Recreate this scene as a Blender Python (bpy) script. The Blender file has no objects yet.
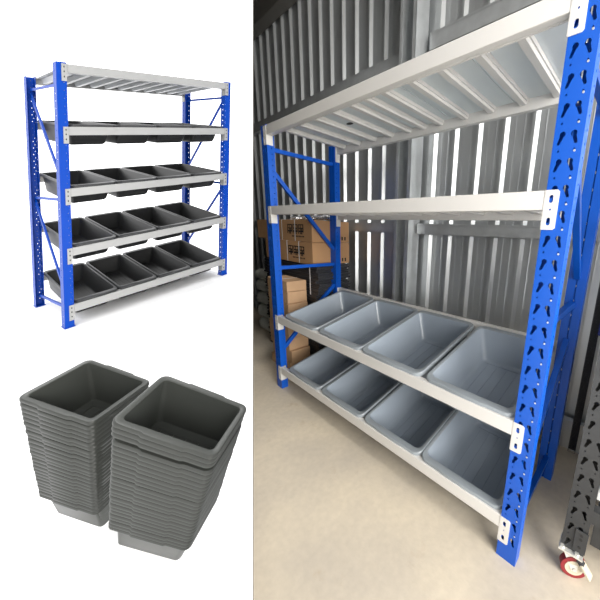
import bpy, bmesh, math, random
from mathutils import Vector, Matrix
random.seed(7)
S = bpy.context.scene
COL = S.collection
D = bpy.data
# ------------------------------------------------------------------ materials
def new_mat(name):
    m = D.materials.new(name); m.use_nodes = True
    nt = m.node_tree; b = nt.nodes['Principled BSDF']
    return m, nt, b
def srgb(r, g, b):
    f = lambda c: (c/255/12.92) if c/255 <= .04045 else ((c/255+.055)/1.055)**2.4
    return (f(r), f(g), f(b), 1)
def plain(name, col, rough=.5, metal=0, noise=0, nscale=8, spec=.5, bump=0, coat=0):
    m, nt, b = new_mat(name)
    b.inputs['Roughness'].default_value = rough
    b.inputs['Metallic'].default_value = metal
    b.inputs['Specular IOR Level'].default_value = spec
    b.inputs['Coat Weight'].default_value = coat
    b.inputs['Base Color'].default_value = col
    if noise or bump:
        tc = nt.nodes.new('ShaderNodeTexCoord'); n = nt.nodes.new('ShaderNodeTexNoise')
        n.inputs['Scale'].default_value = nscale; n.inputs['Detail'].default_value = 5
        nt.links.new(tc.outputs['Object'], n.inputs['Vector'])
        if noise:
            r = nt.nodes.new('ShaderNodeMapRange')
            r.inputs['To Min'].default_value = 1-noise; r.inputs['To Max'].default_value = 1+noise
            nt.links.new(n.outputs['Fac'], r.inputs['Value'])
            mx = nt.nodes.new('ShaderNodeVectorMath'); mx.operation = 'SCALE'
            mx.inputs[0].default_value = col[:3]
            nt.links.new(r.outputs['Result'], mx.inputs['Scale'])
            nt.links.new(mx.outputs['Vector'], b.inputs['Base Color'])
        if bump:
            bp = nt.nodes.new('ShaderNodeBump'); bp.inputs['Strength'].default_value = bump
            bp.inputs['Distance'].default_value = .01
            nt.links.new(n.outputs['Fac'], bp.inputs['Height']); nt.links.new(bp.outputs['Normal'], b.inputs['Normal'])
    return m
M = {}
M['blue_y'] = plain('blue_powder_coat_yard', (.0, .048, .36, 1), .4, noise=.04, nscale=3, spec=.12)
M['blue'] = plain('blue_powder_coat', (.0, .080, .47, 1), .38, noise=.04, nscale=3)
M['blue_d'] = plain('blue_powder_coat_dark', (.002, .07, .55, 1), .38, noise=.05)
M['white'] = plain('white_powder_coat', (.66, .645, .62, 1), .35, noise=.02)
M['white_y'] = plain('light_grey_powder_coat', (.32, .32, .315, 1), .4, noise=.02)
M['white2'] = plain('pale_grey_powder_coat', (.62, .62, .61, 1), .4, noise=.02)
M['deck'] = plain('pale_deck_panel', (.66, .71, .73, 1), .3, noise=.06, nscale=5)
M['deck2'] = plain('grey_deck_slat', (.42, .43, .44, 1), .4)
M['tub'] = plain('grey_plastic', (.30, .345, .40, 1), .18, noise=.03, nscale=6)
M['tub_rim'] = plain('grey_plastic_rim', (.27, .30, .325, 1), .3)
M['tubd'] = plain('charcoal_plastic', (.020, .0205, .021, 1), .35, spec=.12)
M['tubd_rim'] = plain('charcoal_plastic_rim', (.045, .046, .048, 1), .4, spec=.2)
M['tubs'] = plain('dark_grey_plastic', (.044, .047, .043, 1), .36, spec=.12)
M['tubs_rim'] = plain('dark_grey_plastic_rim', (.031, .033, .030, 1), .40, spec=.22)
M['steel'] = plain('galvanised_steel', (.62, .64, .65, 1), .36, .7, noise=.2, nscale=12)
M['zinc'] = plain('zinc_plate', (.72, .71, .66, 1), .35, .5)
M['greypost'] = plain('hammer_grey_paint', (.036, .038, .04, 1), .45, .2, noise=.2, nscale=40)
M['darkpost'] = plain('dark_steel_paint', (.02, .022, .03, 1), .5)
M['red'] = plain('red_polyurethane', (.22, .012, .018, 1), .35)
M['cream'] = plain('cream_plastic', (.55, .50, .38, 1), .4)
M['black'] = plain('black_plastic', (.030, .031, .036, 1), .45, noise=.3)
M['ink'] = plain('black_ink', (.015, .014, .013, 1), .7)
M['card'] = plain('kraft_cardboard', (.44, .25, .12, 1), .8, noise=.1, nscale=6)
M['card2'] = plain('pale_cardboard', (.52, .33, .19, 1), .8, noise=.14, nscale=9)
M['strap'] = plain('white_strap', (.75, .75, .76, 1), .4)
M['greybag'] = plain('grey_wrapped_sacking', (.52, .53, .48, 1), .8, noise=.3, nscale=14, bump=.6)
M['foil'] = plain('silver_film', (.6, .6, .6, 1), .25, .8, noise=.3, nscale=20, bump=.8)
M['navy'] = plain('navy_webbing', (.012, .02, .12, 1), .6, noise=.3, nscale=40)
M['stage'] = plain('white_gloss_paint', (.95, .95, .95, 1), .8, spec=.2)
M['reflect_dark'] = plain('added_dark_face', (.05, .048, .045, 1), .6)  # shed face of the added partition, dark for the wall to reflect
M['roof'] = plain('roof_underside', (.10, .095, .085, 1), .5, .2)

def concrete():
    m, nt, b = new_mat('worn_concrete')
    tc = nt.nodes.new('ShaderNodeTexCoord')
    n1 = nt.nodes.new('ShaderNodeTexNoise'); n1.inputs['Scale'].default_value = 2.2; n1.inputs['Detail'].default_value = 6
    n2 = nt.nodes.new('ShaderNodeTexNoise'); n2.inputs['Scale'].default_value = 30; n2.inputs['Detail'].default_value = 4
    r1 = nt.nodes.new('ShaderNodeValToRGB')
    r1.color_ramp.elements[0].position = .36; r1.color_ramp.elements[0].color = (.56, .495, .405, 1)
    r1.color_ramp.elements[1].position = .68; r1.color_ramp.elements[1].color = (.68, .595, .465, 1)
    mx = nt.nodes.new('ShaderNodeMix'); mx.data_type = 'RGBA'; mx.blend_type = 'MULTIPLY'; mx.inputs['Factor'].default_value = .22
    L = nt.links.new
    L(tc.outputs['Object'], n1.inputs['Vector']); L(tc.outputs['Object'], n2.inputs['Vector'])
    L(n1.outputs['Fac'], r1.inputs['Fac']); L(r1.outputs['Color'], mx.inputs['A']); L(n2.outputs['Fac'], mx.inputs['B'])
    # scuffed rusty-tan stains with a shape of their own
    n3 = nt.nodes.new('ShaderNodeTexNoise'); n3.inputs['Scale'].default_value = 5; n3.inputs['Detail'].default_value = 8; n3.inputs['Roughness'].default_value = .7
    L(tc.outputs['Object'], n3.inputs['Vector'])
    r3 = nt.nodes.new('ShaderNodeMapRange'); r3.inputs['From Min'].default_value = .60; r3.inputs['From Max'].default_value = .72; r3.inputs['To Max'].default_value = .5
    L(n3.outputs['Fac'], r3.inputs['Value'])
    m2 = nt.nodes.new('ShaderNodeMix'); m2.data_type = 'RGBA'
    m2.inputs['B'].default_value = (.42, .31, .19, 1)
    L(r3.outputs['Result'], m2.inputs['Factor']); L(mx.outputs['Result'], m2.inputs['A'])
    L(m2.outputs['Result'], b.inputs['Base Color'])
    b.inputs['Roughness'].default_value = .55
    bp = nt.nodes.new('ShaderNodeBump'); bp.inputs['Strength'].default_value = .12; bp.inputs['Distance'].default_value = .01
    L(n2.outputs['Fac'], bp.inputs['Height']); L(bp.outputs['Normal'], b.inputs['Normal'])
    return m
M['floor'] = concrete()
def sheet():
    m, nt, b = new_mat('galvanised_wall_sheet')
    tc = nt.nodes.new('ShaderNodeTexCoord'); mp = nt.nodes.new('ShaderNodeMapping')
    mp.inputs['Scale'].default_value = (14, 14, .6)
    n = nt.nodes.new('ShaderNodeTexNoise'); n.inputs['Scale'].default_value = 1.6; n.inputs['Detail'].default_value = 4
    r = nt.nodes.new('ShaderNodeMapRange'); r.inputs['To Min'].default_value = .28; r.inputs['To Max'].default_value = .5
    L = nt.links.new
    L(tc.outputs['Object'], mp.inputs['Vector']); L(mp.outputs['Vector'], n.inputs['Vector'])
    L(n.outputs['Fac'], r.inputs['Value']); L(r.outputs['Result'], b.inputs['Roughness'])
    b.inputs['Base Color'].default_value = (.60, .62, .63, 1); b.inputs['Metallic'].default_value = .78
    return m
M['sheet'] = sheet()

# ------------------------------------------------------------------ mesh builder
class MB:
    def __init__(s, X=None):
        s.v = []; s.f = []; s.X = X            # X: function applied to every point
    def add(s, verts, faces):
        o = len(s.v); s.v += [tuple(p) for p in verts]; s.f += [tuple(i+o for i in f) for f in faces]; return s
    def box(s, x0, x1, y0, y1, z0, z1):
        v = [(x, y, z) for z in (z0, z1) for y in (y0, y1) for x in (x0, x1)]
        return s.add(v, [(0, 2, 3, 1), (4, 5, 7, 6), (0, 1, 5, 4), (2, 6, 7, 3), (0, 4, 6, 2), (1, 3, 7, 5)])
    def beam(s, p, q, w, h, up=(0, 0, 1)):
        p, q = Vector(p), Vector(q); d = (q-p).normalized(); u = Vector(up)
        a = d.cross(u)
        if a.length < 1e-4: a = d.cross(Vector((0, 1, 0)))
        a.normalize(); b = a.cross(d).normalized()
        v = [c+a*i*w/2+b*j*h/2 for c in (p, q) for i, j in ((-1, -1), (1, -1), (1, 1), (-1, 1))]
        return s.add(v, [(0, 1, 2, 3), (7, 6, 5, 4), (0, 4, 5, 1), (1, 5, 6, 2), (2, 6, 7, 3), (3, 7, 4, 0)])
    def tube(s, p, q, r, n=16, r2=None, cap=True):
        p, q = Vector(p), Vector(q); d = (q-p).normalized(); a = d.orthogonal().normalized(); b = d.cross(a)
        r2 = r if r2 is None else r2
        v = [c+(a*math.cos(t)+b*math.sin(t))*rr for c, rr in ((p, r), (q, r2)) for t in [2*math.pi*i/n for i in range(n)]]
        f = [(i, (i+1) % n, n+(i+1) % n, n+i) for i in range(n)]
        if cap: f += [tuple(range(n))[::-1], tuple(range(n, 2*n))]
        return s.add(v, f)
    def path(s, pts, r, n=8):
        for a, b in zip(pts, pts[1:]): s.tube(a, b, r, n)
        return s
    def loops(s, ls, close_first=False, close_last=False):
        n = len(ls[0]); v = [p for l in ls for p in l]; f = []
        for k in range(len(ls)-1):
            for i in range(n):
                j = (i+1) % n; f.append((k*n+i, k*n+j, (k+1)*n+j, (k+1)*n+i))
        if close_first: f.append(tuple(range(n))[::-1])
        if close_last: f.append(tuple(range((len(ls)-1)*n, len(ls)*n)))
        return s.add(v, f)
    def mesh(s, name, mat, smooth=False, clip=None, bevel=0):
        me = D.meshes.new(name)
        X = s.X or (lambda p: p)
        me.from_pydata([tuple(X(p)) for p in s.v], [], s.f)
        bm = bmesh.new(); bm.from_mesh(me)
        if clip:
            bmesh.ops.bisect_plane(bm, geom=bm.verts[:]+bm.edges[:]+bm.faces[:], plane_co=clip[0], plane_no=clip[1], clear_outer=True)
        if bevel:
            bmesh.ops.bevel(bm, geom=[e for e in bm.edges if len(e.link_faces) == 2 and e.calc_face_angle(0) > .6],
                            offset=bevel, segments=2, affect='EDGES', profile=.6)
        bmesh.ops.recalc_face_normals(bm, faces=bm.faces[:])
        bm.to_mesh(me); bm.free()
        if smooth:
            for p in me.polygons: p.use_smooth = True
            try: me.set_sharp_from_angle(angle=math.radians(38))
            except Exception: pass
        if mat: me.materials.append(mat)
        return me
    def build(s, name, mat, parent=None, **k):
        o = D.objects.new(name, s.mesh(name, mat, **k)); COL.objects.link(o)
        if parent: o.parent = parent
        return o
def plate_mesh(name, outer, holes, t):
    """flat plate (x, y) with real holes, thickness t"""
    c = D.curves.new(name, 'CURVE'); c.dimensions = '2D'; c.fill_mode = 'BOTH'; c.extrude = t/2
    for loop in [outer]+holes:
        sp = c.splines.new('POLY'); sp.points.add(len(loop)-1)
        for p, q in zip(sp.points, loop): p.co = (q[0], q[1], 0, 1)
        sp.use_cyclic_u = True
    o = D.objects.new(name, c); COL.objects.link(o)
    dg = bpy.context.evaluated_depsgraph_get(); dg.update()
    me = D.meshes.new_from_object(o.evaluated_get(dg))
    v = [tuple(x.co) for x in me.vertices]; f = [tuple(p.vertices) for p in me.polygons]
    D.objects.remove(o); D.curves.remove(c); D.meshes.remove(me)
    return v, f
def empty(name, loc=(0, 0, 0)):
    o = D.objects.new(name, None); COL.objects.link(o); o.location = loc; o.empty_display_size = .1
    return o
def tag(o, label, cat, group=None, kind=None):
    o['label'] = label; o['category'] = cat
    if group: o['group'] = group
    if kind: o['kind'] = kind
    return o
def struct(o): o['kind'] = 'structure'; return o
def inst(name, me, parent=None, loc=(0, 0, 0), rot=None):
    o = D.objects.new(name, me); COL.objects.link(o)
    if parent: o.parent = parent
    o.location = loc
    if rot: o.rotation_euler = rot
    return o

# ------------------------------------------------------------------ camera
F, CX, CY = 283.11464, 408.0, 296.0
CAM = Vector((2.2965925, -1.0638717, 1.4103891))
RX = Vector((0.7640910, 0.6438419, 0.0404041)); RY = Vector((0.1711220, -0.1418977, -0.9749781)); RZ = Vector((-0.6219985, 0.7518860, -0.2185986))
cd = D.cameras.new('camera'); cam = D.objects.new('camera', cd); COL.objects.link(cam)
mw = Matrix((RX, -RY, -RZ)).transposed().to_4x4(); mw.translation = CAM
cam.matrix_world = mw
cd.sensor_width = 36; cd.lens = F/600*36; cd.shift_x = (300-CX)/600; cd.shift_y = -(300-CY)/600; cd.clip_start = .05
S.camera = cam

# added partition, edge-on to the camera, keeps yard light out of the shed
PN = Vector((-0.37276352, -0.92533889, 0.06924811))       # points towards the yard
CLIP_SHED = (CAM, PN)                                       # keeps the shed side
CLIP_YARD = (CAM, -PN)
def on_p(x, z):       # point of the partition plane at given x, z
    return Vector((x, CAM.y+(-(PN.x*(x-CAM.x))-PN.z*(z-CAM.z))/PN.y, z))

# ------------------------------------------------------------------ setting
WY = .965                                                   # inner face of the back wall
RH = 4.0
b = MB(); b.add([(-6, -6, 0), (7, -6, 0), (7, 1.2, 0), (-6, 1.2, 0)], [(0, 1, 2, 3)])
struct(b.build('floor', M['floor'], clip=CLIP_SHED))
b = MB(); b.add([(-60, -60, -.004), (60, -60, -.004), (60, 60, -.004), (-60, 60, -.004)], [(0, 1, 2, 3)])
M['ground'] = plain('pale_yard_surface', (.86, .86, .86, 1), .9, spec=.1)
struct(b.build('floor_yard', M['ground']))
# corrugated back wall: one ribbed skin
prof = []
x = -3.42
while x < 5.0:
    prof += [(x-.020, WY), (x-.012, WY-.026), (x+.006, WY-.026), (x+.026, WY)]
    for k in (.066, .125): prof += [(x+k-.006, WY), (x+k, WY-.0012), (x+k+.006, WY)]
    x += .1935
b = MB()
n = len(prof)
v = [(px, py, 0.0) for px, py in prof]+[(px, py, RH) for px, py in prof]
b.add(v, [(i, i+1, n+i+1, n+i) for i in range(n-1)])
struct(b.build('wall_back', M['sheet'], clip=CLIP_SHED))
# girts (Z purlins) along the wall, clear of the sheet ribs
def girt(name, z, x0, x1, h=.10, mat='steel'):
    b = MB()
    y1 = WY-.028
    b.box(x0, x1, y1-.062, y1-.059, z-h, z)
    b.box(x0, x1, y1-.062, y1, z-.003, z); b.box(x0, x1, y1-.062, y1, z-h, z-h+.003)
    b.box(x0, x1, y1-.062, y1-.059, z-.003, z+.012)
    return struct(b.build(name, M[mat], clip=CLIP_SHED))
girt('trim_1', 2.80, -4, .57); girt('trim_2', 2.83, .80, 5)
girt('trim_3', 1.475, -4, .56, .075); girt('trim_4', 1.475, .76, 5, .075); girt('trim_5', .25, -4, .56, .06); girt('trim_6', .25, .76, 5, .06)
# steel column
b = MB()
cy1 = WY-.032
b.box(.58, .584, cy1-.15, cy1, 0, RH); b.box(.736, .74, cy1-.15, cy1, 0, RH)
b.box(.58, .74, cy1-.004, cy1, 0, RH)
b.box(.58, .612, cy1-.15, cy1-.146, 0, RH); b.box(.708, .74, cy1-.15, cy1-.146, 0, RH)
col = struct(b.build('trim_7', M['steel'], bevel=.001))
for z in (2.74, 2.9, 1.44, 3.1):
    bb = MB(); bb.tube((.66, cy1-.012, z), (.66, cy1-.004, z), .011, 6); bb.build('bolt', M['zinc'], col)
# roof and eave purlins
b = MB(); b.add([(-6, -1.9, RH), (5.2, -1.9, RH), (5.2, 1.4, RH), (-6, 1.4, RH)], [(0, 1, 2, 3)])
b.add([(-6, -1.9, RH+.03), (5.2, -1.9, RH+.03), (5.2, 1.4, RH+.03), (-6, 1.4, RH+.03)], [(0, 1, 2, 3)])
struct(b.build('ceiling', M['roof'], clip=CLIP_SHED))
b = MB(); b.box(-4, 5, WY-.16, WY-.03, RH-.18, RH-.01)
struct(b.build('trim_8', M['roof'], clip=CLIP_SHED))
b = MB()
for yy in (-1.8, -.3): b.box(-6, 5, yy, yy+.06, RH-.16, RH-.01)
struct(b.build('trim_9', M['roof'], clip=CLIP_SHED))
# added partition: blocks yard light, its dark shed face darkens the wall's reflections
def partition(name, off0, off1, mat):
    xn, xf = 1.85, -3.4
    pts = []
    for off in (off0, off1):
        for (x, z) in ((xn, 0), (xf, 0), (xf, RH), (xn, RH)):
            pts.append(on_p(x, z)+PN*off)
    b = MB(); b.add(pts, [(0, 1, 2, 3), (7, 6, 5, 4), (0, 4, 5, 1), (1, 5, 6, 2), (2, 6, 7, 3), (3, 7, 4, 0)])
    return struct(b.build(name, mat))
partition('wall_light_block', .0015, .003, M['stage'])
partition('wall_dark_reflector', 0.0, .0013, M['reflect_dark'])  # added dark skin, mirrored by the left part of the back wall

# ------------------------------------------------------------------ right rack (in the shed)
def teardrop(cx, cy, mir, s=1.0):
    pts = []
    R, r2, L = .0100*s, .0052*s, .034*s
    a = math.radians(14)*mir
    for i in range(11):
        t = math.radians(-48+276*i/10); pts.append((R*math.cos(t), R*math.sin(t)+.009*s))
    for i in range(6):
        t = math.radians(180+180*i/5); pts.append((r2*math.cos(t)+.002*mir, r2*math.sin(t)-L*.62))
    return [(cx+p[0]*math.cos(a)-p[1]*math.sin(a), cy+p[0]*math.sin(a)+p[1]*math.cos(a)) for p in pts]
def circle(cx, cy, r, n=8): return [(cx+r*math.cos(2*math.pi*i/n), cy+r*math.sin(2*math.pi*i/n)) for i in range(n)]
def heavy_post(H, w=.085, dp=.056, z0=.0, t=.0022, mat='blue', pitch=.0805, X=None, first=.115):
    """perforated C-section upright: web at y=0 spanning x 0..w, flanges going +y"""
    holes = []
    z = first
    while z < H-.03:
        holes.append(teardrop(w*.27, z, -1, .9)); holes.append(teardrop(w*.70, z, 1, .9))
        holes.append(circle(w*.22, z+.040, .0034)); holes.append(circle(w*.76, z+.043, .003))
        z += pitch
    v, f = plate_mesh('web', [(0, z0), (w, z0), (w, H), (0, H)], holes, t)
    b = MB(X); b.add([(p[0], p[2]+t/2, p[1]) for p in v], f)
    side = []
    z = first+.02
    while z < H-.03:
        side.append(circle(dp*.62, z, .0045)); z += pitch/2
    v, f = plate_mesh('flange', [(t, z0), (dp, z0), (dp, H), (t, H)], side, t)
    for xx in (t/2, w-t/2): b.add([(xx+p[2], p[0], p[1]) for p in v], f)
    b.box(t, .040, dp-t, dp, z0, H); b.box(w-.040, w-t, dp-t, dp, z0, H)
    return b
Hr, Lr, Dr, PW = 2.14, 2.0, .652, .0427
rack = tag(empty('shelving_rack'), 'tall blue and white steel shelving rack standing on the concrete floor against the corrugated wall', 'shelving rack')
post_me = heavy_post(Hr).mesh('upright', M['blue'])
for px, rear in ((-.085, 0), (Lr, 0), (-.085, 1), (Lr, 1)):
    o = inst('upright', post_me, rack, (px, 0, 0))
    if rear: o.location = (px+.085, Dr, 0); o.rotation_euler = (0, 0, math.pi)
    fp = MB(); fp.box(.004, .081, .004, .052, 0, .003); inst('foot_plate', fp.mesh('foot_plate', M['blue_d']), o)
# rivet dots on the near upright
rv = MB()
z = .156
while z < Hr-.05:
    rv = MB(); rv.tube((Lr+.066, -.0012, z-.004), (Lr+.066, .0005, z-.004), .0035, 8); z += .0805
    rv.build('rivet', M['steel'], rack)
ph, bb = .1287, .0651
LV = [(2.0043, 2.0043), (1.4387, 1.4387), (.5536, .5536+.166), (.0839, .0839+.166)]
def bracket(X=None, t=.003, detail=True):
    """front leg on the web (x -PW..0), side leg along +y at x=0"""
    b = MB(X)
    if detail:
        sl = lambda cy: [(-PW*.42+p[0], cy+p[1]) for p in circle(0, 0, .0072, 10)]
        hs = []
        for cy in (.027, .100):
            c = circle(-PW*.45, cy, .0068, 12)
            c = [(x, y+(.006 if y > cy else -.006)) for x, y in c]
            hs.append(c)
        hs.append(circle(-PW*.47, .066, .0036))
        r = .006
        v, f = plate_mesh('bk', [(0, 0), (0, ph), (-PW+r, ph), (-PW, ph-r), (-PW, r), (-PW+r, 0)][::-1], hs, t)
        b.add([(p[0], -t/2+p[2]-.0005, p[1]) for p in v], f)
    else:
        b.box(-PW, 0, -t, 0, 0, ph)
    b.box(-.0005, t, -t, .045, 0, ph)
    return b
bk_l = bracket().mesh('bracket', M['white'])
bk_r = bracket(lambda p: (-p[0], p[1], p[2])).mesh('bracket', M['white'])
bt = .030
for li, (zf, zr) in enumerate(LV):
    for rear, z in ((0, zf), (1, zr)):
        b = MB()
        if not rear:
            b.box(.004, Lr-.004, -.002, bt, z+bb, z+ph)
            b.box(.004, Lr-.004, bt, bt+.010, z+bb, z+bb+.003) if li < 2 else None
        else:
            b.box(.004, Lr-.004, Dr-bt, Dr+.002, z+bb, z+ph)
        bm = b.build('beam', M['white'], rack, bevel=.003)
        for side in (0, 1):
            me = bk_l if side == 0 else bk_r
            o = inst('bracket', me, bm)
            if not rear: o.location = (0 if side == 0 else Lr, 0, z)
            else:
                o.location = (0 if side == 0 else Lr, Dr, z); o.rotation_euler = (0, 0, math.pi)
                o.data = bk_r if side == 0 else bk_l
# decks of the two upper levels
for li in (0, 1):
    z = LV[li][0]+ph
    for k, xx in enumerate([.115, .31, .50, .685, .86, .99, 1.125, 1.305, 1.475, 1.655, 1.825]):
        b = MB()
        w = .042
        b.loops([[(xx-w/2, y, z-.034), (xx+w/2-.012, y, z-.034), (xx+w/2-.006, y, z-.024), (xx+w/2, y, z-.024), (xx+w/2, y, z-.007), (xx-w/2, y, z-.007)] for y in (bt-.002+.004, Dr-bt-.002)], True, True)
        b.build('support_bar', M['white'], rack)
    xs = [.01, .40, .80, 1.20, 1.60, 1.99]
    for a, c in zip(xs, xs[1:]):
        b = MB(); b.box(a, c-.004, .006, Dr-.006, z-.006, z+.0005)
        b.build('deck_panel', M['deck'], rack)
# sticker on the underside of the top deck
b = MB(); b.loops([[(.572+.032*math.cos(t), .315+.017*math.sin(t), LV[0][0]+ph-zz) for t in [2*math.pi*i/20 for i in range(20)]] for zz in (.0062, .0072)], True, True)
st = b.build('sticker', M['ink'], rack); st['label'] = 'dark oval sticker under the top deck'
# side frame bracing (both ends)
for xx in (-.040, Lr+.040):
    for p, q in (((.05, 1.985), (.60, 1.985)), ((.05, 1.83), (.60, 1.22)), ((.05, 1.08), (.60, 1.08)), ((.60, .88), (.05, .36)), ((.05, .13), (.60, .13))):
        b = MB(); b.beam((xx, p[0], p[1]), (xx, q[0], q[1]), .030, .030, up=(1, 0, 0))
        b.build('brace', M['blue'], rack, bevel=.003)

# ------------------------------------------------------------------ tubs
def ring(w, l, r, z, n=5, cx=0, cy=0, bump=0):
    """rounded rectangle loop centred at cx, cy with a shallow step in the front edge"""
    pts = []
    hw, hl = w/2, l/2
    for (sx, sy, a0) in ((1, -1, -90), (1, 1, 0), (-1, 1, 90), (-1, -1, 180)):
        for i in range(n+1):
            t = math.radians(a0+90*i/n)
            pts.append((cx+sx*(hw-r)+r*math.cos(t), cy+sy*(hl-r)+r*math.sin(t), z))
        if sx == 1 and sy == 1:
            for fx in (.22, .19, -.19, -.22): pts.append((cx+fx*w, cy+hl+(bump if abs(fx) < .2 else 0), z))
        if sx == -1 and sy == -1:
            for fx in (-.22, -.19, .19, .22): pts.append((cx+fx*w, cy-hl-(bump if abs(fx) < .2 else 0), z))
    return pts
def tub_meshes(w, l, h, inset, lip, rim, X, mats, r=.045, ribs=True, name='storage_tub', t=.003, riml=None):
    """returns (body mesh, rim mesh); origin at centre of the rim top"""
    b = MB(X)
    wi, li = w-2*rim, l-2*(riml or rim)
    bw, bl = wi-2*inset, li-2*inset
    fil = .018
    inner = [ring(wi, li, r-rim*.5, 0), ring(wi-2*inset*.86, li-2*inset*.86, r*.8, -h+fil), ring(bw-fil*.3, bl-fil*.3, r*.8, -h+fil*.35), ring(bw-fil*1.6, bl-fil*1.6, r*.6, -h+.003)]
    outer = [ring(wi+2*t, li+2*t, r-rim*.5, -.002), ring(wi-2*inset*.86+2*t, li-2*inset*.86+2*t, r*.8, -h+fil), ring(bw-fil*.3+t, bl-fil*.3+t, r*.8, -h+fil*.3), ring(bw-fil*1.6+t, bl-fil*1.6+t, r*.6, -h)]
    b.loops(inner, False, True); b.loops(outer, False, True)
    if ribs:
        for k in (-.36, -.18, 0, .18, .36):
            b.box(k*bw-.0012, k*bw+.0012, -bl/2+.03, bl/2-.03, -h+.003, -h+.0052)
        b.box(-.42*bw, .42*bw, -bl/2+.027, -bl/2+.0295, -h+.003, -h+.0052)
        b.box(-.42*bw, .42*bw, bl/2-.0295, bl/2-.027, -h+.003, -h+.0052)
    body = b.mesh(name, mats[0], smooth=True)
    b = MB(X)
    bp = .0035
    b.loops([ring(wi, li, r-rim*.5, -.003), ring(wi, li, r-rim*.5, 0), ring(wi+.006, li+.006, r-rim*.4, .002), ring(w-.006, l-.006, r, .002, bump=bp),
             ring(w, l, r, -.002, bump=bp), ring(w+.002, l+.002, r, -lip, bump=bp), ring(w-.002, l-.002, r, -lip, bump=bp), ring(w-.005, l-.005, r, -.004, bump=bp), ring(wi, li, r-rim*.5, -.003)])
    rm = b.mesh('rim', mats[1], smooth=True)
    return body, rm
slope = math.atan2(.142, .60)
tb, tr = tub_meshes(.462, .622, .205, .042, .020, .020, None, (M['tub'], M['tub_rim']), r=.045, riml=.034)
order = ['leftmost', 'second from the left', 'third from the left', 'rightmost']
for lev, (zf, zr), shelf in ((0, LV[2], 'upper tub shelf'), (1, LV[3], 'lowest shelf')):
    for k, cx in enumerate(((.315, .808, 1.275, 1.765), (.335, .82, 1.30, 1.765))[lev]):
        o = inst('storage_tub', tb)
        o.rotation_euler = (slope, 0, 0)
        o.location = (cx, .3075, zf+ph+.013+.3075*math.tan(slope))
        tag(o, 'grey tub %s on the %s of the shed rack' % (order[k], shelf), 'tub', 'grey tubs on the rack in the shed')
        inst('rim', tr, o)

# ------------------------------------------------------------------ product rack on the white yard (open air)
sc = .75
O1 = CAM+(Vector((-3.7394, -1.1488, -.0731))-CAM)*sc
A1 = [Vector(a)*sc for a in ((-0.1322, 1.9226, 0.5349), (-1.4479, -0.3018, 0.103), (-0.1716, 0.4243, 3.4625))]
LL, DD, HH = 2.0, .65, 2.2
def X1(p): return A1[0]*(p[0]/LL)+A1[1]*(p[1]/DD)+A1[2]*(p[2]/HH)
root = empty('shelving_rack', O1)
tag(root, 'five-level blue and white rack full of charcoal tubs on a white base, seen complete', 'shelving rack')
wp = .0479*LL
def light_post(X):
    b = MB(X); t = .003; dp = .055
    holes = []; z = .06
    while z < HH-.03:
        holes.append(circle(wp*.72, z, .0045, 6)); holes.append(circle(wp*.90, z+.03, .0035, 6)); z += .062
    v, f = plate_mesh('w', [(0, 0), (wp, 0), (wp, HH), (0, HH)], holes, t)
    b.add([(p[0]-wp, p[2]+t/2, p[1]) for p in v], f)
    holes = []; z = .045
    while z < HH-.03:
        holes.append(circle(dp*.5, z, .0055, 6)); z += .058
    v, f = plate_mesh('w', [(t, 0), (dp, 0), (dp, HH), (t, HH)], holes, t)
    for xx in (-wp+t/2, -t/2): b.add([(xx+p[2], p[0], p[1]) for p in v], f)
    b.box(-wp-.006, .006, -.006, dp+.006, 0, .006)
    return b
def Xoff(dx, dy, mx=1, my=1): return lambda p: X1((dx+mx*p[0], dy+my*p[1], p[2]))
for dx, dy, mx, my in ((0, 0, 1, 1), (LL, 0, -1, 1), (0, DD, 1, -1), (LL, DD, -1, -1)):
    light_post(Xoff(dx, dy, mx, my)).build('upright', M['blue_y'], root)
ph1, bb1 = .0609*HH, .0304*HH
LV1 = [(.9337*HH, .9337*HH+.012), (.7102*HH, (.7102+.040)*HH), (.4817*HH, (.4817+.042)*HH), (.2534*HH, (.2534+.047)*HH), (.0278*HH, (.0278+.050)*HH)]
for li, (zf, zr) in enumerate(LV1):
    for rear, z in ((0, zf), (1, zr)):
        b = MB(X1)
        if not rear: b.box(.003, LL-.003, -.004, .030, z+bb1, z+ph1)
        else: b.box(.003, LL-.003, DD-.030, DD+.004, z+bb1, z+ph1)
        bm = b.build('beam', M['white_y'], root)
        for sx, x0 in ((-1, 0), (1, LL)):
            b = MB(X1); y0 = -.005 if not rear else DD+.002
            b.box(min(x0, x0+sx*.05), max(x0, x0+sx*.05), y0, y0+.003, z, z+ph1)
            b.box(x0-.002, x0+.002, (0 if not rear else DD-.045), (.045 if not rear else DD), z, z+ph1)
            bk = b.build('bracket', M['white_y'], bm)
            if not rear:
                for q in (.25, .55, .82):
                    b = MB(X1); b.loops([[(x0+sx*.026+.006*math.cos(t), yy, z+ph1*q+.008*math.sin(t)) for t in [2*math.pi*i/8 for i in range(8)]] for yy in (-.0052, -.0062)], True, True)
                    b.build('bolt_hole', M['ink'], bk)
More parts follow.
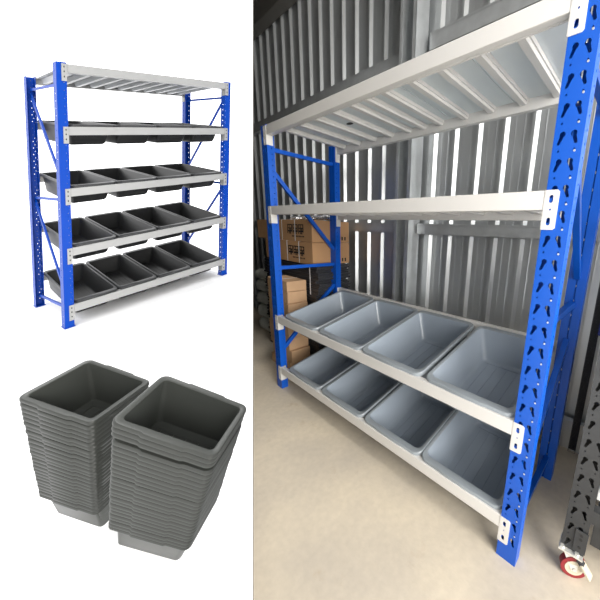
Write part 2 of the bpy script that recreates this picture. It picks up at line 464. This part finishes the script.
# top deck: wide ribbed slats
z = LV1[0][0]+ph1
for k in range(11):
    xx = .10+k*.18; b = MB(X1)
    b.loops([[(xx-.045, y, z-.012), (xx-.022, y, z-.050), (xx+.022, y, z-.050), (xx+.045, y, z-.012), (xx+.040, y, z-.008), (xx-.040, y, z-.008)] for y in (.045, DD-.045)], True, True)
    b.build('deck_slat', M['deck2'], root)
b = MB(X1); b.box(.004, LL-.004, .006, DD-.006, z-.008, z-.002); b.build('deck_panel', M['deck2'], root)
for xx in (-.045, LL+.045):
    for p, q in (((.03, .925), (.62, .945)), ((.62, .93), (.04, .56)), ((.04, .50), (.62, .49)), ((.62, .48), (.04, .12)), ((.04, .075), (.62, .05))):
        a = (xx, p[0], p[1]*HH); c = (xx, q[0], q[1]*HH)
        if xx > 1: a = (xx, DD-p[0], p[1]*HH); c = (xx, DD-q[0], q[1]*HH)
        if q[1] == .945 and xx > 1: a = (xx, .03, .925*HH); c = (xx, .62, .945*HH)
        b = MB(X1); b.beam(a, c, .022, .020, up=(1, 0, 0)); b.build('brace', M['blue_y'], root)
# tubs of the product rack: rims lie on the forward-tilted beam pairs
def Xt(sl):
    cs, sn = math.cos(sl), math.sin(sl)
    return lambda p: X1((p[0], p[1]*cs-p[2]*sn, p[1]*sn+p[2]*cs))
shelf_names = ['second shelf from the top', 'middle shelf', 'fourth shelf down', 'bottom shelf']
for li in (1, 2, 3, 4):
    zf, zr = LV1[li]
    sl = math.atan2(zr-zf, DD-.04)
    body, rm = tub_meshes(.478, .655, .175, .036, .018, .020, Xt(sl), (M['tubd'], M['tubd_rim']), r=.04, riml=.036)
    for k in range(4):
        p = X1((.25+.4985*k, DD/2, (zf+zr)/2+ph1+.021))
        o = inst('storage_tub', body, None, O1+p)
        tag(o, 'charcoal tub %s on the %s, complete rack' % (order[k], shelf_names[li-1]), 'tub', 'charcoal tubs on the complete rack')
        inst('rim', rm, o)
# white base the rack stands on
def plinth(corners):
    b = MB(); b.add([tuple(c) for c in corners]+[(c.x, c.y, 0) for c in corners], [(0, 1, 2, 3), (7, 6, 5, 4), (0, 4, 5, 1), (1, 5, 6, 2), (2, 6, 7, 3), (3, 7, 4, 0)])
    return b.build('display_plinth', M['stage'])
o = plinth([O1+X1(p) for p in ((-.30, -.12, -.001), (LL+.12, -.12, -.001), (LL+.12, DD+.25, -.001), (-.30, DD+.25, -.001))])
tag(o, 'white sloping display base under the complete blue rack', 'plinth')

# ------------------------------------------------------------------ the two stacks of nested tubs
def stack(o, ax, ay, az, th, n, label_side, s, gap_after=None, rim_w=.019):
    o = CAM+(Vector(o)-CAM)*s; ax = Vector(ax)*s; ay = Vector(ay)*s; az = Vector(az)*s; th *= s
    w, l = ax.length, ay.length
    ex = ax.normalized(); ez = -ex.cross(ay.normalized()).normalized()
    if ez.z < 0: ez = -ez
    ey = ay.normalized()
    def X(p): return ex*p[0]+ey*p[1]+ez*p[2]
    step = az/(n-1)
    lip = step.length*.50
    th *= 1.4
    body, rm = tub_meshes(w, l, th, w*.030, lip, w*.062, X, (M['tubs'], M['tubs_rim']), r=w*.075, t=.0009, ribs=True)
    c0 = o+ax/2+ay/2
    for k in range(n):
        off = step*k
        if gap_after and k >= gap_after:
            off = step*(k+.55*(1-(k-gap_after)/(n-1-gap_after)))
        jit = ex*random.uniform(-.0012, .0012)+ey*random.uniform(-.0012, .0012)
        t = inst('storage_tub', body, None, c0+off+jit*(0 if k == 0 else 1))
        if k == 0: lab = 'dark grey empty tub on top of the %s stack of nested tubs' % label_side
        elif k == n-1: lab = 'dark grey tub at the bottom of the %s stack, its body showing' % label_side
        else: lab = 'dark grey tub nested within the %s stack, only its rim edge showing' % label_side
        tag(t, lab, 'tub', 'nested tubs of the %s stack' % label_side)
        inst('rim', rm, t)
    # plinth
    base = c0+az-ez*(th+.001)
    p = plinth([base+X(q) for q in ((-w*.38, -l*.38, 0), (w*.38, -l*.38, 0), (w*.38, l*.38, 0), (-w*.38, l*.38, 0))])
    tag(p, 'white base under the %s stack of nested tubs' % label_side, 'plinth')
stack((-0.1294, -1.3526, 0.4738), (0.3191, 0.2395, -0.1278), (-0.1902, 0.2794, 0.0681), (-0.4545, -0.0806, -0.8841), .22, 26, 'left', .63)
stack((0.7961, -1.0562, 0.6401), (0.273, 0.2639, -0.1783), (-0.1804, 0.2075, 0.0604), (-0.3784, -0.0814, -0.7565), .199, 26, 'right', .70, gap_after=3)

# ------------------------------------------------------------------ goods stored behind the rack's left end
def carton(x0, x1, y0, y1, z0, z1, label, mat='card', cat='box', group=None, marks=True, strap_x=None):
    b = MB(); b.box(x0, x1, y0, y1, z0, z1)
    o = b.build('cardboard_box', M[mat], bevel=.004)
    tag(o, label, cat, group)
    zc = (z0+z1)/2
    if marks:
        b = MB()
        # blocky printed characters, as strokes
        for c in range(3):
            cx = x1-.40+c*.105; s = .047
            for (u0, u1, v0, v1) in ((-1, 1, .8, 1), (-1, 1, .1, .3), (-1, -.75, -.9, 1), (.7, 1, -.6, .9), (-.3, -.05, -1, .8), (-.9, .8, -.55, -.25), (.15, .5, -1, .2))[:7]:
                b.box(cx+u0*s, cx+u1*s, y0-.0012, y0-.0002, zc+.012+v0*s, zc+.012+v1*s)
        b.build('printed_marks', M['ink'], o)
        b = MB()
        for i in range(9): b.box(x1-.36+i*.026, x1-.36+i*.026+.016, y0-.001, y0-.0002, zc-.062, zc-.048)
        b.build('printed_line', M['ink'], o)
        b = MB()
        for i in range(3): b.box(x1+.0002, x1+.0012, y1-.13+i*.035, y1-.112+i*.035, z0+.02, z0+.055)
        b.build('handling_symbols', M['ink'], o)
    for sx in (strap_x or []):
        b = MB()
        b.box(sx, sx+.012, y0-.002, y0-.0013, z0, z1); b.box(sx, sx+.012, y0-.002, y1+.002, z1+.0003, z1+.0012)
        b.build('strap', M['strap'], o)
    return o
carton(-1.24, -.095, .405, .83, 1.285, 1.488, 'long brown cardboard box with black printed characters, top of the pile', strap_x=[-.66, -.40])
carton(-1.04, -.085, .400, .825, 1.075, 1.283, 'long brown cardboard box with black printed characters, directly under the top box', strap_x=[-.56, -.33])
b = MB()
random.seed(3)
for i in range(10):
    a = i/10
    b.beam((-.62+a*.45, .47+.1*random.random(), 1.502+.02*random.random()), (-.50+a*.45, .60+.08*random.random(), 1.505+.03*random.random()), .10, .02)
o = b.build('film_bundle', M['foil'], bevel=.004); tag(o, 'crumpled silver plastic film lying on the topmost cardboard box', 'packaging')
random.seed(11)
# black flat-packed trays: every one a thing
zt = 0.0
N = 30
first = None
for i in range(N):
    h = 1.07/N
    if first is None:
        b = MB(); b.box(-.55, .55, 0, .38, 0, h*.45); b.box(-.538, .538, .010, .37, h*.45, h*.98)
        first = b.mesh('flat_tray', M['black'], bevel=.002)
    o = inst('flat_tray', first, None, (-.61+random.uniform(-.02, .02), .425+random.uniform(-.012, .012), zt), (0, 0, 0))
    tag(o, 'flat black tray in the dark pile under the two long cardboard boxes', 'tray', 'black trays under the cardboard boxes')
    zt += h
for sx, z0, z1 in ((-.17, .78, 1.06), (-.30, .52, .80)):
    b = MB(); b.box(sx, sx+.012, .4105, .412, z0, z1); o = b.build('packing_strap', M['strap'])
    tag(o, 'white packing strap on the black pile, ' + ('the upper right one' if z1 > 1 else 'the lower left one'), 'strap')
# narrower brown cartons strapped together in front of the black pile
zt = 0
hs = [.105, .13, .125, .12, .115, .11, .115, .10]
for i, h in enumerate(hs):
    last = i == len(hs)-1
    pos = ('bottom one', 'second from the floor', 'third from the floor', 'fourth from the floor', 'fourth from the top', 'third from the top', 'second from the top', 'topmost')[i]
    dx = random.uniform(-.015, .015)
    o = carton(-.60+dx, -.205+dx, .20+random.uniform(-.008, .008), .40, zt+.0005, zt+h-.002, 'short brown carton in the strapped pile behind the left upright, '+pos, 'card2', 'box', 'strapped brown cartons', False, [-.40])
    zt += h
# grey wrapped bundles at the far left
zt = 0
for i, h in enumerate((.17, .20, .17, .17, .14)):
    b = MB(); r = .05
    L0, L1 = -1.76, -1.36+(.03 if i % 2 else -.02)
    if i < 2: L1 += .02
    sec = lambda x, sx: [(x, .72+.19*sx*math.copysign(abs(math.cos(t))**.5, math.cos(t)), zt+h/2+h/2*.98*sx*math.copysign(abs(math.sin(t))**.6, math.sin(t))) for t in [2*math.pi*k/20 for k in range(20)]]
    b.loops([sec(L0, .6), sec(L0+.04, 1), sec((L0+L1)/2, 1.0), sec(L1-.05, 1), sec(L1, .72)], True, True)
    o = b.build('wrapped_bundle', M['greybag'], smooth=True)
    tag(o, 'grey sack-wrapped bundle piled by the left edge of the shed, ' + ('lowest', 'second up', 'middle', 'fourth up', 'topmost')[i], 'bundle', 'grey wrapped bundles')
    zt += h

# ------------------------------------------------------------------ grey rack on castors, far right
g = tag(empty('mobile_rack', (2.222, .13, 0)), 'grey perforated steel upright of a wheeled rack at the right edge, on a red castor', 'shelving rack')
g.rotation_euler = (0, 0, math.radians(3))
heavy_post(2.0, z0=.125, first=.16, w=.085).build('upright', M['greypost'], g)
b = heavy_post(2.0, z0=.125, first=.16, w=.04, dp=.03); o = b.build('upright', M['darkpost'], g); o.location = (-.065, .64, 0)
for z in (.37, .95, 1.55):
    b = MB(); b.box(.09, 1.25, .06, .60, z, z+.035); b.build('shelf_panel', M['white2'] if z < .5 else M['greypost'], g)  # upper dark shelves are out of view, added to shade the floor
b = MB(); b.box(1.22, 1.25, .02, .66, .14, 2.0); b.build('shade_end_panel', M['darkpost'], g)  # unseen closed end, added to block light from the right
b = MB(); b.box(.10, 1.22, .062, .068, .14, .36); b.build('front_shade_panel', M['greypost'], g)
b = MB(); b.box(.11, 1.22, .070, .075, .41, 1.25); b.build('front_shade_panel', M['greypost'], g)  # unseen sheet, added to keep light off the floor behind
b = MB(); b.box(.085, 1.25, .0, .04, .30, .36); b.build('beam', M['greypost'], g)
b = MB(); b.box(.042, .088, -.006, -.002, .14, .245); bk = b.build('bracket', M['greypost'], g, bevel=.001)
for z in (.165, .205, .225):
    b = MB(); b.tube((.065, -.0075, z), (.065, -.0055, z), .006, 10); b.build('bolt', M['ink'], bk)
b = MB(); b.box(-.005, .085, -.02, .06, .117, .125); pl = b.build('mounting_plate', M['zinc'], g, bevel=.001)
for x, y in ((.008, -.006), (.062, -.006), (.008, .045), (.062, .045)):
    b = MB(); b.tube((x, y, .125), (x, y, .133), .009, 6); b.build('bolt', M['zinc'], pl)
# castor under the plate
cst = MB()
wc = Vector((.058, .008, .051))
wheel = MB()
ang = math.radians(20); ax = Vector((math.sin(ang), -math.cos(ang), 0))
wheel.tube(wc-ax*.014, wc+ax*.014, .051, 32)
wh = wheel.build('wheel', M['red'], g, smooth=True)
b = MB(); b.tube(wc-ax*.0155, wc+ax*.0155, .035, 28); b.build('hub', M['cream'], wh, smooth=True)
b = MB(); b.tube(wc-ax*.024, wc+ax*.024, .007, 12); b.build('axle', M['zinc'], wh, smooth=True)
b = MB()
perp = Vector((ax.y, -ax.x, 0))
top = Vector((.038, .018, .117))
for s in (-1, 1):
    a = wc+ax*.019*s; t0 = top+ax*.019*s
    t0.z = .112
    b.add([t0-perp*.030, t0+perp*.030, a+perp*.011-Vector((0, 0, .009)), a-perp*.011-Vector((0, 0, .009)),
           t0-perp*.030+ax*.003*s, t0+perp*.030+ax*.003*s, a+perp*.011-Vector((0, 0, .009))+ax*.003*s, a-perp*.011-Vector((0, 0, .009))+ax*.003*s],
          [(0, 1, 2, 3), (7, 6, 5, 4), (0, 4, 5, 1), (1, 5, 6, 2), (2, 6, 7, 3), (3, 7, 4, 0)])
b.tube(top-Vector((0, 0, .012)), top, .030, 20)
b.build('fork', M['zinc'], g, bevel=.001)
b = MB(); b.beam((.085, -.006, .100), (.122, -.012, .058), .034, .010, up=(0, 0, 1)); b.build('brake_pedal', M['cream'], g, bevel=.002)
b = MB(); b.beam((.070, -.004, .108), (.090, -.008, .094), .024, .014); b.build('brake_spring', M['black'], g)
# navy ribbed strap hanging at the right edge
b = MB()
for i in range(7): b.tube((2.205, .22, 1.06+i*.017), (2.26, .20, 1.065+i*.017), .011, 10)
o = b.build('webbing_roll', M['navy'], smooth=True); tag(o, 'dark navy ribbed webbing roll by the grey upright at the right edge', 'strap')

# ------------------------------------------------------------------ light
w = D.worlds.new('world'); S.world = w; w.use_nodes = True
bg = w.node_tree.nodes['Background']; bg.inputs['Color'].default_value = (1, 1, 1, 1); wn = w.node_tree
tc = wn.nodes.new('ShaderNodeTexCoord'); dt = wn.nodes.new('ShaderNodeVectorMath'); dt.operation = 'DOT_PRODUCT'
dt.inputs[1].default_value = Vector((-.80, .25, .55)).normalized()
mr = wn.nodes.new('ShaderNodeMapRange'); mr.inputs['From Min'].default_value = .1; mr.inputs['From Max'].default_value = .95
mr.inputs['To Min'].default_value = 1.25; mr.inputs['To Max'].default_value = 2.7
wn.links.new(tc.outputs['Generated'], dt.inputs[0]); wn.links.new(dt.outputs['Value'], mr.inputs['Value'])
wn.links.new(mr.outputs['Result'], bg.inputs['Strength'])
def area(name, loc, target, sx, sy, power, col=(1, 1, 1), spread=180):
    l = D.lights.new(name, 'AREA'); l.shape = 'RECTANGLE'; l.size = sx; l.size_y = sy; l.energy = power; l.color = col; l.spread = math.radians(spread)
    o = D.objects.new(name, l); COL.objects.link(o); o.location = loc
    o.rotation_euler = (Vector(target)-Vector(loc)).to_track_quat('-Z', 'Y').to_euler()
    return o
area('doorway_daylight', (5.3, -1.1, 1.9), (.6, .1, .8), 3.0, 2.6, 370, (1, .97, .92))
area('roof_fill_lamp', (.85, .0, 3.9), (.35, -.75, 0), 2.2, .5, 20, (1, .98, .94), 75)  # fill lamp added under the closed roof, brightens the left floor
sl = D.lights.new('sun', 'SUN'); sl.energy = 2.4; sl.angle = math.radians(6); so = D.objects.new('sun', sl); COL.objects.link(so)
so.rotation_euler = Vector((-.20, .12, .97)).to_track_quat('Z', 'Y').to_euler(); so.location = (0, 0, 8)
S.view_settings.view_transform = 'Standard'; S.view_settings.look = 'None'
S.view_settings.exposure = 0; S.view_settings.gamma = 1; S.view_settings.use_curve_mapping = False
S.cycles.use_denoising = True
S.cycles.max_bounces = 10; S.cycles.diffuse_bounces = 5; S.cycles.glossy_bounces = 4
